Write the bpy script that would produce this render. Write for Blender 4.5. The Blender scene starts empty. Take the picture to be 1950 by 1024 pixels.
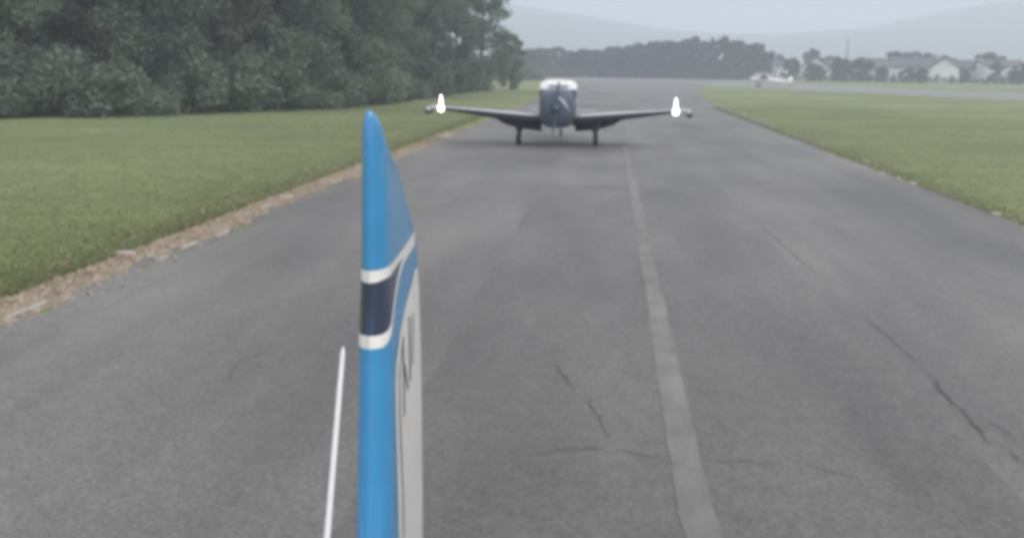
import bpy, bmesh, math, random
import numpy as np
from mathutils import Vector, Matrix, noise as mnoise

S = bpy.context.scene
C = S.collection
random.seed(7)
R = math.radians

# ------------------------------------------------------------------ camera
cam = bpy.data.objects.new('camera', bpy.data.cameras.new('camera'))
C.objects.link(cam)
cam.location = (0, 0, 2.5)
cam.matrix_world = Matrix.Translation((0, 0, 2.5)) @ (
    Matrix.Rotation(R(5.118), 4, 'Z') @ Matrix.Rotation(R(79.2074), 4, 'X') @ Matrix.Rotation(R(0.7), 4, 'Z'))
cam.data.sensor_width = 36
cam.data.lens = 36.92
cam.data.clip_start = 0.05
cam.data.clip_end = 9000
S.camera = cam

# ------------------------------------------------------------------ sky, sun, exposure
SUN_EL, SUN_AZ = 40, 132            # azimuth measured from +Y (down the taxiway) towards +X
W = bpy.data.worlds.new('World')
S.world = W
W.use_nodes = True
wn, wl = W.node_tree.nodes, W.node_tree.links
wn.clear()
sky = wn.new('ShaderNodeTexSky')
sky.sky_type = 'NISHITA'
sky.sun_disc = False
sky.sun_elevation = R(SUN_EL)
sky.sun_rotation = R(SUN_AZ)
sky.air_density = 1.4
sky.dust_density = 4.0
sky.altitude = 100
tc = wn.new('ShaderNodeTexCoord')
mp = wn.new('ShaderNodeMapping')
mp.inputs['Scale'].default_value = (1, 1, 3.5)
nz = wn.new('ShaderNodeTexNoise')
nz.inputs['Scale'].default_value = 2.6
nz.inputs['Detail'].default_value = 6
nz.inputs['Roughness'].default_value = .55
rp = wn.new('ShaderNodeValToRGB')
rp.color_ramp.elements[0].position = .3
rp.color_ramp.elements[0].color = (8.9, 8.6, 9.2, 1)
rp.color_ramp.elements[1].position = .72
rp.color_ramp.elements[1].color = (11.3, 10.7, 11.3, 1)
mx = wn.new('ShaderNodeMix')
mx.data_type = 'RGBA'
mx.inputs['Factor'].default_value = .82        # a nearly closed layer of cloud
bg = wn.new('ShaderNodeBackground')
bg.inputs['Strength'].default_value = .13
wo = wn.new('ShaderNodeOutputWorld')
wl.new(tc.outputs['Generated'], mp.inputs['Vector'])
wl.new(mp.outputs['Vector'], nz.inputs['Vector'])
wl.new(nz.outputs['Fac'], rp.inputs['Fac'])
wl.new(sky.outputs['Color'], mx.inputs[6])
wl.new(rp.outputs['Color'], mx.inputs[7])
wl.new(mx.outputs[2], bg.inputs['Color'])
wl.new(bg.outputs['Background'], wo.inputs['Surface'])

sun = bpy.data.objects.new('sun', bpy.data.lights.new('sun', 'SUN'))
C.objects.link(sun)
sun.data.energy = 1.5
sun.data.angle = R(24)
sun.data.color = (1, .96, .9)
sd = Vector((math.sin(R(SUN_AZ)) * math.cos(R(SUN_EL)), math.cos(R(SUN_AZ)) * math.cos(R(SUN_EL)), math.sin(R(SUN_EL))))
sun.rotation_euler = sd.to_track_quat('Z', 'Y').to_euler()
sun.location = (0, 0, 200)

vs = S.view_settings
vs.view_transform = 'Standard'
vs.look = 'None'
vs.exposure = 0.13
vs.gamma = 1
vs.use_curve_mapping = False
cy = S.cycles
cy.max_bounces = 6
cy.diffuse_bounces = 3
cy.glossy_bounces = 3
cy.transmission_bounces = 4
cy.transparent_max_bounces = 6
cy.volume_bounces = 3
cy.use_denoising = True
cy.pixel_filter_type = 'BLACKMAN_HARRIS'
cy.filter_width = 4.6                           # a soft phone lens
HAZE = .0014

# ------------------------------------------------------------------ helpers
def mat(name, col, rough=.7, var=.25, scale=3.0, col2=None, bump=0, bscale=40, metal=0, spec=.5, stretch=None, detail=5):
    m = bpy.data.materials.new(name)
    m.use_nodes = True
    n, l = m.node_tree.nodes, m.node_tree.links
    b = n['Principled BSDF']
    b.inputs['Roughness'].default_value = rough
    b.inputs['Metallic'].default_value = metal
    b.inputs['Specular IOR Level'].default_value = spec
    t = n.new('ShaderNodeTexCoord')
    src = t.outputs['Object']
    if stretch:
        mm = n.new('ShaderNodeMapping')
        mm.inputs['Scale'].default_value = stretch
        l.new(src, mm.inputs['Vector'])
        src = mm.outputs['Vector']
    z = n.new('ShaderNodeTexNoise')
    z.inputs['Scale'].default_value = scale
    z.inputs['Detail'].default_value = detail
    l.new(src, z.inputs['Vector'])
    r = n.new('ShaderNodeValToRGB')
    c2 = col2 or tuple(min(1, c * (1 + var)) for c in col)
    c1 = col if col2 else tuple(c * (1 - var) for c in col)
    r.color_ramp.elements[0].position = .3
    r.color_ramp.elements[1].position = .7
    r.color_ramp.elements[0].color = (*c1, 1)
    r.color_ramp.elements[1].color = (*c2, 1)
    l.new(z.outputs['Fac'], r.inputs['Fac'])
    l.new(r.outputs['Color'], b.inputs['Base Color'])
    if bump:
        z2 = n.new('ShaderNodeTexNoise')
        z2.inputs['Scale'].default_value = bscale
        z2.inputs['Detail'].default_value = 4
        l.new(t.outputs['Object'], z2.inputs['Vector'])
        bp = n.new('ShaderNodeBump')
        bp.inputs['Strength'].default_value = bump
        bp.inputs['Distance'].default_value = .02
        l.new(z2.outputs['Fac'], bp.inputs['Height'])
        l.new(bp.outputs['Normal'], b.inputs['Normal'])
    return m

def multi(m, layers):
    """multiply further noise layers into a material: (scale, lo, hi, stretch)"""
    n, l = m.node_tree.nodes, m.node_tree.links
    b = n['Principled BSDF']
    t = n.new('ShaderNodeTexCoord')
    for sc, lo, hi, st, p0, p1 in layers:
        src = b.inputs['Base Color'].links[0].from_socket
        mm = n.new('ShaderNodeMapping')
        mm.inputs['Scale'].default_value = st
        z = n.new('ShaderNodeTexNoise')
        z.inputs['Scale'].default_value = sc
        z.inputs['Detail'].default_value = 4
        r = n.new('ShaderNodeMapRange')
        r.inputs['From Min'].default_value = p0
        r.inputs['From Max'].default_value = p1
        r.inputs['To Min'].default_value = lo
        r.inputs['To Max'].default_value = hi
        x = n.new('ShaderNodeMix')
        x.data_type = 'RGBA'
        x.blend_type = 'MULTIPLY'
        x.inputs['Factor'].default_value = 1
        l.new(t.outputs['Object'], mm.inputs['Vector'])
        l.new(mm.outputs['Vector'], z.inputs['Vector'])
        l.new(z.outputs['Fac'], r.inputs['Value'])
        l.new(src, x.inputs[6])
        l.new(r.outputs['Result'], x.inputs[7])
        l.new(x.outputs[2], b.inputs['Base Color'])
    return m

def leaf_mat(name, dark, light, trans=.25):
    m = bpy.data.materials.new(name)
    m.use_nodes = True
    n, l = m.node_tree.nodes, m.node_tree.links
    b = n['Principled BSDF']
    b.inputs['Roughness'].default_value = .5
    b.inputs['Specular IOR Level'].default_value = .55
    a = n.new('ShaderNodeAttribute')
    a.attribute_name = 'tint'
    oi = n.new('ShaderNodeObjectInfo')
    ad = n.new('ShaderNodeMath')
    ad.operation = 'MULTIPLY_ADD'
    ad.inputs[1].default_value = .5
    l.new(oi.outputs['Random'], ad.inputs[0])
    ml = n.new('ShaderNodeMath')
    ml.operation = 'MULTIPLY'
    ml.inputs[1].default_value = .65
    l.new(a.outputs['Fac'], ml.inputs[0])
    l.new(ml.outputs[0], ad.inputs[2])
    r = n.new('ShaderNodeValToRGB')
    r.color_ramp.elements[0].color = (*dark, 1)
    r.color_ramp.elements[1].color = (*light, 1)
    l.new(ad.outputs[0], r.inputs['Fac'])
    l.new(r.outputs['Color'], b.inputs['Base Color'])
    tr = n.new('ShaderNodeBsdfTranslucent')
    l.new(r.outputs['Color'], tr.inputs['Color'])
    ms = n.new('ShaderNodeMixShader')
    ms.inputs[0].default_value = trans
    out = n['Material Output']
    l.new(b.outputs[0], ms.inputs[1])
    l.new(tr.outputs[0], ms.inputs[2])
    l.new(ms.outputs[0], out.inputs['Surface'])
    return m

def emat(name, col, strength):
    m = bpy.data.materials.new(name)
    m.use_nodes = True
    b = m.node_tree.nodes['Principled BSDF']
    b.inputs['Base Color'].default_value = (*col, 1)
    b.inputs['Emission Color'].default_value = (*col, 1)
    b.inputs['Emission Strength'].default_value = strength
    return m

def link(name, me, parent=None, m=None, smooth=False):
    o = bpy.data.objects.new(name, me)
    C.objects.link(o)
    if m is not None and not me.materials:
        me.materials.append(m)
    if smooth:
        me.polygons.foreach_set('use_smooth', [True] * len(me.polygons))
    if parent is not None:
        o.parent = parent
    return o

def tag(o, label=None, cat=None, group=None, kind=None):
    if label: o['label'] = label
    if cat: o['category'] = cat
    if group: o['group'] = group
    if kind: o['kind'] = kind
    return o

def empty(name, loc=(0, 0, 0), rz=0):
    o = bpy.data.objects.new(name, None)
    o.empty_display_size = .3
    C.objects.link(o)
    o.location = loc
    o.rotation_euler = (0, 0, rz)
    return o

class MB:
    def __init__(s): s.v, s.f = [], []
    def add(s, vs, fs):
        k = len(s.v)
        s.v += [tuple(p) for p in vs]
        s.f += [tuple(i + k for i in f) for f in fs]
        return s
    def box(s, x0, x1, y0, y1, z0, z1, M=None):
        vs = [Vector(p) for p in ((x0, y0, z0), (x1, y0, z0), (x1, y1, z0), (x0, y1, z0), (x0, y0, z1), (x1, y0, z1), (x1, y1, z1), (x0, y1, z1))]
        if M: vs = [M @ p for p in vs]
        return s.add(vs, [(3, 2, 1, 0), (4, 5, 6, 7), (0, 1, 5, 4), (1, 2, 6, 5), (2, 3, 7, 6), (3, 0, 4, 7)])
    def tube(s, pts, rads, n=8, cap=True):
        pts = [Vector(p) for p in pts]
        vs, fs = [], []
        for i, p in enumerate(pts):
            d = (pts[min(i + 1, len(pts) - 1)] - pts[max(i - 1, 0)]).normalized()
            u = d.cross(Vector((0, 0, 1)) if abs(d.z) < .9 else Vector((1, 0, 0))).normalized()
            w = d.cross(u)
            for k in range(n):
                a = 2 * math.pi * k / n
                vs.append(p + rads[i] * (math.cos(a) * u + math.sin(a) * w))
        for i in range(len(pts) - 1):
            for k in range(n):
                a, b = i * n + k, i * n + (k + 1) % n
                fs.append((a, b, b + n, a + n))
        if cap:
            fs.append(tuple(range(n))[::-1])
            fs.append(tuple(range((len(pts) - 1) * n, len(pts) * n)))
        return s.add(vs, fs)
    def loft(s, rings, cap=True, closed=True):
        n = len(rings[0])
        vs = [p for r in rings for p in r]
        fs = []
        for i in range(len(rings) - 1):
            for k in range(n if closed else n - 1):
                a, b = i * n + k, i * n + (k + 1) % n
                fs.append((a, b, b + n, a + n))
        if cap:
            fs.append(tuple(range(n))[::-1])
            fs.append(tuple(range((len(rings) - 1) * n, len(rings) * n)))
        return s.add(vs, fs)
    def wheel(s, c, r, w, n=20):
        """a tyre with a rounded tread, axle along X"""
        prof = [(-.5 * w, .55 * r), (-.5 * w, .85 * r), (-.32 * w, r), (.32 * w, r), (.5 * w, .85 * r), (.5 * w, .55 * r)]
        rings = []
        for x, q in prof:
            rings.append([(c[0] + x, c[1] + q * math.cos(2 * math.pi * k / n), c[2] + q * math.sin(2 * math.pi * k / n)) for k in range(n)])
        return s.loft(rings)
    def mesh(s, name):
        me = bpy.data.meshes.new(name)
        me.from_pydata(s.v, [], s.f)
        bm = bmesh.new()
        bm.from_mesh(me)
        bmesh.ops.recalc_face_normals(bm, faces=bm.faces)
        bm.to_mesh(me)
        bm.free()
        return me
    def build(s, name, m, parent=None, smooth=False, bevel=0):
        o = link(name, s.mesh(name), parent, m, smooth)
        if bevel:
            bv = o.modifiers.new('bevel', 'BEVEL')
            bv.width = bevel
            bv.segments = 2
        return o

def lerp(tab, x):
    if x <= tab[0][0]: return tab[0][1]
    for (a, b), (c, d) in zip(tab, tab[1:]):
        if x <= c: return b + (d - b) * (x - a) / (c - a)
    return tab[-1][1]

def sheet(name, xs0, xs1, ys, z, m, parent=None, nx=1, kind=None):
    """ground strip between x = xs0(y) and x = xs1(y)"""
    mb = MB()
    vs, fs = [], []
    for y in ys:
        a, b = xs0(y), xs1(y)
        vs += [(a + (b - a) * i / nx, y, z) for i in range(nx + 1)]
    for j in range(len(ys) - 1):
        for i in range(nx):
            k = j * (nx + 1) + i
            fs.append((k, k + 1, k + nx + 2, k + nx + 1))
    mb.add(vs, fs)
    o = mb.build(name, m, parent)
    if kind: o['kind'] = kind
    return o

def wob(y, s, a, seed=0.0):
    return a * mnoise.noise(Vector((y * s, seed * 7.3, seed))) + .5 * a * mnoise.noise(Vector((y * s * 3.1, seed * 3.3, 5 + seed)))

ORD = ['first', 'second', 'third', 'fourth', 'fifth', 'sixth', 'seventh', 'eighth', 'ninth', 'tenth', 'eleventh', 'twelfth',
       'thirteenth', 'fourteenth', 'fifteenth', 'sixteenth', 'seventeenth', 'eighteenth', 'nineteenth', 'twentieth']

# ------------------------------------------------------------------ materials
M_grass = multi(mat('grass', (.135, .178, .064), .9, col2=(.215, .238, .096), scale=.22, bump=.6, bscale=9),
                [(14, .85, 1.12, (1, 1, 1), .3, .7), (.05, .8, 1.16, (1, 1, 1), .35, .65), (.4, .9, 1.1, (.25, 1, 1), .35, .65), (2.2, .85, 1.12, (1, .5, 1), .35, .65)])
M_asph = multi(mat('asphalt', (.108, .107, .098), .58, col2=(.182, .179, .162), scale=.45, bump=.5, bscale=55, stretch=(1, .35, 1)),
               [(30, .66, 1.3, (1, 1, 1), .3, .7), (90, .66, 1.28, (1, 1, 1), .3, .7), (.17, .86, 1.14, (1, .45, 1), .35, .65), (.8, .86, 1.08, (1.6, .12, 1), .35, .65), (5, .93, 1.05, (1, 1, 1), .35, .65)])
M_patch = multi(mat('asphalt_patch', (.101, .1, .091), .6, col2=(.158, .155, .141), scale=.6, bump=.5, bscale=55, stretch=(1, .3, 1)),
                [(30, .64, 1.3, (1, 1, 1), .3, .7), (90, .64, 1.28, (1, 1, 1), .3, .7), (.2, .88, 1.12, (1, .45, 1), .35, .65), (.9, .88, 1.08, (1.6, .25, 1), .35, .65), (5, .93, 1.05, (1, 1, 1), .35, .65)])
M_paint = multi(mat('worn_line_paint', (.145, .144, .134), .75, col2=(.222, .218, .2), scale=4, bump=.3, bscale=60, stretch=(1, .45, 1)),
                [(70, .82, 1.1, (1, 1, 1), .3, .7), (.7, .85, 1.08, (1, 1, 1), .35, .65)])
M_crack = mat('crack', (.1, .098, .092), .95, .3, 6)
M_rwy = mat('runway', (.22, .225, .208), .85, .12, .15)
M_verge = multi(mat('verge_dirt', (.2, .155, .118), .95, col2=(.38, .325, .25), scale=2.2, bump=.8, bscale=25),
                [(9, .6, 1.3, (1, 1, 1), .3, .7)])
M_stone = mat('stone', (.36, .33, .29), .9, .2, 6, bump=.5, bscale=20)
M_hill = mat('hill', (.04, .06, .035), .95, .3, .02, bump=.5, bscale=.3)
M_bark = mat('bark', (.075, .06, .048), .95, .35, 3, bump=.6, bscale=14)
L_dark = leaf_mat('leaf_dark', (.068, .104, .082), (.18, .24, .165), .4)
L_mid = leaf_mat('leaf_mid', (.085, .125, .092), (.21, .27, .175), .4)
L_pale = leaf_mat('leaf_pale', (.1, .13, .09), (.22, .25, .17), .4)
L_far = leaf_mat('leaf_far', (.018, .028, .019), (.05, .066, .038))

# ------------------------------------------------------------------ ground, hills, haze
mb = MB()
mb.add([(-2400, -250, 0), (2400, -250, 0), (2400, 2500, 0), (-2400, 2500, 0)], [(0, 1, 2, 3)])
mb.build('grass_field', M_grass)['kind'] = 'structure'

prof = [(-2300, 150), (-900, 140), (-400, 112), (-133, 85), (-9, 66), (104, 50), (216, 48), (358, 61), (478, 87), (591, 104), (800, 128), (1200, 140), (2300, 150)]
vs, fs = [], []
NX, NY = 230, 26
for j in range(NY + 1):
    t = j / NY
    for i in range(NX + 1):
        x = -2300 + 4600 * i / NX
        y = 1150 + 1000 * t
        bell = math.sin(min(t / .7, 1) * math.pi / 2) ** 1.3 if t < .7 else math.cos((t - .7) / .3 * math.pi / 2)
        h = (lerp(prof, x * 1500 / 1850 if t > .6 else x * 1500 / (y + 60)) + 2.5) * (1850 / 1500)
        h *= 1 + .07 * mnoise.noise(Vector((x / 160, y / 160, 0))) + .03 * mnoise.noise(Vector((x / 45, y / 45, 3)))
        vs.append((x, y, -.5 + h * bell))
for j in range(NY):
    for i in range(NX):
        k = j * (NX + 1) + i
        fs.append((k, k + 1, k + NX + 2, k + NX + 1))
o = MB().add(vs, fs).build('hill', M_hill, smooth=True)
o['kind'] = 'structure'

hz = bpy.data.materials.new('haze')
hz.use_nodes = True
hn = hz.node_tree.nodes
hn.remove(hn['Principled BSDF'])
pv = hn.new('ShaderNodeVolumePrincipled')
pv.inputs['Color'].default_value = (.82, .895, 1, 1)
pv.inputs['Density'].default_value = HAZE
pv.inputs['Anisotropy'].default_value = 0
hz.node_tree.links.new(pv.outputs[0], hn['Material Output'].inputs['Volume'])
o = MB().box(-2500, 2500, -300, 2600, -1.5, 205).build('haze', hz)
o['kind'] = 'stuff'
o['label'] = 'pale blue summer haze over the airfield'

# ------------------------------------------------------------------ taxiway, runway, verges
def ys_(a, b, n, p=1.0):
    return [a + (b - a) * (i / n) ** p for i in range(n + 1)]

lx = lambda y: -5.8 + wob(y, .35, .2, 1) + wob(y, 1.6, .16, 2)
rx = lambda y: 6.95 + .75 * max(0, min(1, (y - 27) / 30)) + wob(y, .22, .45, 3) + wob(y, 1.5, .1, 4) + (0 if y < 60 else .00045 * (y - 60) ** 2 + .01 * (y - 60))
tax = sheet('taxiway', lx, rx, ys_(-14, 275, 700, 1.7), .008, M_asph, nx=6, kind='structure')

# runway crossing obliquely beyond
mb = MB()
mb.add([(120, -140, .004), (135, -123, .004), (12, 305, .004), (-40, 345, .004), (-55, 345, .004), (-9, 262, .004)], [(0, 1, 2, 3, 4, 5)])
rw = mb.build('runway', M_rwy)
rw['kind'] = 'structure'

sheet('asphalt_patch', lambda y: -1.42 + wob(y, .5, .1, 11), lambda y: 2.42 + wob(y, .5, .12, 12) + max(0, 12 - y) * .02, ys_(-10, 23, 90), .0125, M_patch, tax, nx=3)
sheet('centre_line', lambda y: .47 + wob(y, 1.3, .03, 21), lambda y: .665 + wob(y, 1.3, .03, 22), ys_(-12, 70, 400, 1.4), .017, M_paint, tax)

def crack(pts, w, seed):
    """a ragged open crack along a polyline"""
    P = [Vector((x, y, 0)) for x, y in pts]
    out = []
    for a, b in zip(P, P[1:]):
        n = max(2, int((b - a).length / .06))
        for i in range(n): out.append(a.lerp(b, i / n))
    out.append(P[-1])
    vs, fs = [], []
    for i, p in enumerate(out):
        d = (out[min(i + 1, len(out) - 1)] - out[max(i - 1, 0)]).normalized()
        nrm = Vector((-d.y, d.x, 0))
        t = i / (len(out) - 1)
        k = p + nrm * (.05 * mnoise.noise(p * 4 + Vector((seed, 0, 0))) + .02 * mnoise.noise(p * 17))
        ww = w * (.45 + .8 * abs(mnoise.noise(p * 5 + Vector((0, seed, 0)))) ) * min(1, 6 * t + .15, 6 * (1 - t) + .15)
        vs += [k + nrm * ww / 2 + Vector((0, 0, .0215)), k - nrm * ww / 2 + Vector((0, 0, .0215))]
    for i in range(len(out) - 1):
        fs.append((2 * i, 2 * i + 1, 2 * i + 3, 2 * i + 2))
    MB().add(vs, fs).build('crack', M_crack, tax)

crack([(2.5, 18.0), (2.61, 15.1), (2.63, 13.2)], 0.0168, 1)
crack([(2.66, 11.0), (2.75, 9.96), (2.76, 8.98)], 0.0182, 8)
crack([(2.76, 8.9), (2.71, 8.23), (2.72, 7.67), (2.68, 7.11)], 0.0266, 9)
crack([(2.74, 7.05), (2.78, 6.6), (2.72, 6.1)], 0.0168, 10)
crack([(2.72, 7.67), (2.86, 7.55), (2.9, 7.3)], 0.0168, 5)
crack([(-.41, 8.72), (-.25, 8.2), (-.2, 8.05)], 0.0196, 2)
crack([(-.1, 7.87), (.0, 7.3), (.07, 6.85)], 0.0196, 11)
crack([(-.5, 6.5), (-.25, 6.64), (.05, 6.73)], 0.0168, 3)
crack([(.12, 6.72), (.3, 6.6), (.42, 6.62)], 0.0168, 12)
crack([(.72, 6.56), (.95, 6.6), (1.1, 6.5)], 0.0140, 13)
crack([(1.23, 6.64), (1.41, 6.52), (1.6, 6.35)], 0.0140, 4)
crack([(-2.9, 9.0), (-3.1, 8.4), (-2.95, 7.8)], 0.0098, 6)

gy = ys_(4, 75, 320, 1.3)
fade = lambda y: max(0, min(1, (y - 24) / 16))
sheet('dirt_verge', lambda y: -6.72 + .72 * fade(y) + wob(y, .55, .55, 31), lambda y: -5.74 + wob(y, .7, .1, 32), gy, .0045, M_verge, kind='structure', nx=2)
o = sheet('dirt_verge', lambda y: rx(y) - .15, lambda y: rx(y) + .3 + wob(y, .8, .3, 33), gy, .0045, M_verge, kind='structure', nx=2)

# grass and straw blades
rng = np.random.default_rng(3)
def blades(name, x, y, h, w, m, lean=.5):
    n = len(x)
    a = rng.uniform(0, 2 * math.pi, n)
    b = rng.uniform(0, 2 * math.pi, n)
    L = h * lean * rng.uniform(.2, 1.2, n)
    v = np.empty((n, 3, 3), np.float32)
    v[:, 0] = np.stack([x - w * np.cos(a), y - w * np.sin(a), np.full(n, .002)], 1)
    v[:, 1] = np.stack([x + w * np.cos(a), y + w * np.sin(a), np.full(n, .002)], 1)
    v[:, 2] = np.stack([x + L * np.cos(b), y + L * np.sin(b), h], 1)
    me = bpy.data.meshes.new(name)
    me.vertices.add(3 * n)
    me.vertices.foreach_set('co', v.ravel())
    me.loops.add(3 * n)
    me.loops.foreach_set('vertex_index', np.arange(3 * n, dtype=np.int32))
    me.polygons.add(n)
    me.polygons.foreach_set('loop_start', np.arange(0, 3 * n, 3, dtype=np.int32))
    me.update()
    at = me.attributes.new('tint', 'FLOAT', 'FACE')
    at.data.foreach_set('value', rng.uniform(0, 1, n).astype(np.float32))
    o = link(name, me, None, m)
    o['kind'] = 'stuff'
    return o

M_blade = leaf_mat('grass_blade', (.15, .19, .066), (.205, .235, .094), .3)
M_straw = leaf_mat('straw_blade', (.26, .2, .135), (.58, .5, .36), .2)
n = 230000
y = 9 + 56 * rng.random(n) ** 1.9
x = -6.45 - 26 * rng.random(n) ** 1.6 * np.clip(y / 30, .4, 1)
h = (.008 + .022 * rng.random(n)) * (1 + 1.6 * np.exp(-((x + 6.5) / .5) ** 2))
o = blades('grass_blades', x, y, h, .008 + .012 * rng.random(n), M_blade, 1.8)
tag(o, 'mown green grass growing between the left verge and the wood', 'grass')
n = 150000
y = 8 + 67 * rng.random(n) ** 1.9
x = 7.0 + 24 * rng.random(n) ** 1.5
h = (.008 + .022 * rng.random(n)) * (1 + 1.6 * np.exp(-((x - 7.1) / .5) ** 2))
o = blades('grass_blades', x, y, h, .008 + .012 * rng.random(n), M_blade, 1.8)
tag(o, 'mown green grass growing along the right edge of the taxiway', 'grass')
n = 16000
y = 6 + 36 * rng.random(n) ** 1.3
x = -6.3 + rng.normal(0, .3, n)
o = blades('straw', x, y, .01 + .05 * rng.random(n) ** 2, .012 + .02 * rng.random(n), M_straw, 2.5)
tag(o, 'dry tan straw and dead grass lying along the left verge', 'straw')

def stone(x, y, a, b, h, rz, label, name='stone'):
    me_pts, n = [], 9
    rnd = random.Random(int(x * 100 + y * 1000))
    rr = [rnd.uniform(.75, 1.1) for _ in range(n)]
    rings = []
    for z, k in ((-.02, 1), (h * .6, .97), (h, .8)):
        rings.append([(a * rr[i] * k * math.cos(2 * math.pi * i / n), b * rr[i] * k * math.sin(2 * math.pi * i / n), z + rnd.uniform(-.1, .1) * h) for i in range(n)])
    o = MB().loft(rings).build(name, M_stone, smooth=False, bevel=.008)
    o.location = (x, y, .006)
    o.rotation_euler = (0, 0, rz)
    tag(o, label, 'stone', 'pale stones along the taxiway edges')

stone(-6.12, 19.6, .26, .10, .05, 1.3, 'broad pale stone on the left verge, nearest the blue tail fin')
stone(-6.05, 18.2, .17, .08, .04, 1.5, 'small pale stone on the left verge, second out from the blue tail fin')
stone(-5.7, 15.1, .24, .06, .04, 1.55, 'long thin pale stone at the asphalt edge, middle of the left verge')
stone(-5.78, 14.0, .34, .06, .04, 1.6, 'longest pale stone at the asphalt edge, just below the middle of the left verge')
stone(-5.74, 13.0, .2, .05, .04, 1.5, 'narrow pale stone at the asphalt edge with straw behind it')
stone(-6.33, 13.2, .17, .09, .06, .3, 'pale stone set back in the straw of the left verge')
stone(-5.87, 10.0, .5, .05, .03, 1.57, 'long pale kerb-like stone at the far left frame edge')
stone(-5.98, 38.1, .4, .16, .1, .2, 'pale stone at the left taxiway edge under the waiting aeroplane\'s wing')
stone(6.82, 27.0, .12, .09, .06, 0, 'small pale stone at the right taxiway edge, farthest of four')
stone(6.9, 25.7, .3, .08, .06, 1.5, 'long pale stone at the right taxiway edge, between two small stones')
stone(6.95, 24.6, .22, .1, .07, 1.45, 'bright pale stone at the right taxiway edge beside a dark grass tuft')
stone(7.0, 19.5, .11, .09, .05, 0, 'small pale stone at the right taxiway edge, nearest the camera')

# ------------------------------------------------------------------ trees
def leaves(name, clumps, per, size, m, seed, squash=1.0):
    g = np.random.default_rng(seed)
    P, D, T = [], [], []
    for (cx, cy_, cz, r, k) in clumps:
        nn = max(8, int(per * k))
        d = g.normal(size=(nn, 3))
        d /= np.linalg.norm(d, axis=1)[:, None]
        u = g.random(nn) ** .45
        p = d * (u * r)[:, None]
        p[:, 2] *= squash
        P.append(p + np.array([cx, cy_, cz]))
        D.append(d)
        T.append(np.clip(g.normal(g.uniform(.25, .75), .16, nn), 0, 1))
    P, D, T = np.concatenate(P), np.concatenate(D), np.concatenate(T)
    n = len(P)
    nr = D * .7 + g.normal(size=(n, 3)) * .6 + np.array([0, 0, .35])
    nr /= np.linalg.norm(nr, axis=1)[:, None]
    a = np.cross(nr, g.normal(size=(n, 3)))
    a /= np.linalg.norm(a, axis=1)[:, None]
    b = np.cross(nr, a)
    s = size * g.uniform(.6, 1.35, n)
    v = np.empty((n, 4, 3), np.float32)
    v[:, 0] = P - a * s[:, None]
    v[:, 1] = P - b * (s * .55)[:, None]
    v[:, 2] = P + a * s[:, None]
    v[:, 3] = P + b * (s * .55)[:, None]
    v[..., 2] = np.maximum(v[..., 2], .03)
    me = bpy.data.meshes.new(name)
    me.vertices.add(4 * n)
    me.vertices.foreach_set('co', v.ravel())
    me.loops.add(4 * n)
    me.loops.foreach_set('vertex_index', np.arange(4 * n, dtype=np.int32))
    me.polygons.add(n)
    me.polygons.foreach_set('loop_start', np.arange(0, 4 * n, 4, dtype=np.int32))
    me.update()
    at = me.attributes.new('tint', 'FLOAT', 'FACE')
    at.data.foreach_set('value', T.astype(np.float32))
    me.materials.append(m)
    return me

def tree_proto(seed, H, rad, base, nclump, per, size, m, shape='round'):
    """returns (trunk mesh, crown mesh) for a tree of height H"""
    g = random.Random(seed)
    tr = MB()
    pts = [(0, 0, -.1)]
    k = 7
    for i in range(1, k + 1):
        t = i / k
        pts.append((g.uniform(-.15, .15) * t * 2, g.uniform(-.15, .15) * t * 2, H * .86 * t))
    r0 = H * .019
    tr.tube(pts, [r0 * (1.25 if i == 0 else 1 - .9 * i / k) for i in range(k + 1)], 8)
    clumps = []
    for i in range(nclump):
        t = (i + g.random()) / nclump
        z = base + (H - base) * (t ** .85)
        f = (z - base) / (H - base)
        if shape == 'round': env = math.sqrt(max(.03, 1 - (abs(f - .42) / .62) ** 2.3))
        elif shape == 'cone': env = max(.1, 1 - f) ** .8
        else: env = .75 + .35 * math.sin(f * 9 + seed)        # hung with creeper down to the ground
        if shape == 'hung' and f > .8: env *= max(.25, (1 - f) / .2)
        a = g.uniform(0, 2 * math.pi)
        q = rad * env * g.uniform(.35, .95)
        r = g.uniform(.55, 1.05) * rad * .36 * (.6 + .4 * env)
        zz = min(z, H - r * .6)
        clumps.append((q * math.cos(a), q * math.sin(a), zz, r, (r / (rad * .3)) ** 2))
        if i % 3 == 0 and shape != 'cone':
            zb = max(.3, zz * g.uniform(.5, .75))
            j = min(k - 1, int(zb / (H * .86) * k))
            p0 = Vector(pts[j]).lerp(Vector(pts[j + 1]), .5)
            p1 = Vector((q * math.cos(a), q * math.sin(a), zz))
            mid = p0.lerp(p1, .5) + Vector((0, 0, -.12 * q))
            rr = r0 * (.5 - .3 * j / k)
            tr.tube([p0, mid, p1], [rr, rr * .6, rr * .2], 6)
    return tr.mesh('trunk'), leaves('crown', clumps, per, size, m, seed, .85)

for_me = {}
def make_tree(name, proto, x, y, s, rz, label, cat='tree', group=None, sz=None, mats=None):
    t, c = proto
    e = empty(name, (x, y, 0), rz)
    e.scale = (s, s, sz or s)
    tag(e, label, cat, group)
    if not t.materials: t.materials.append(M_bark)
    a = link('trunk', t, e)
    b = link('crown', c, e)
    if mats:
        b.material_slots[0].link = 'OBJECT'
        b.material_slots[0].material = mats
    for ob in (a, b):
        ob['random'] = 0
    return e

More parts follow.
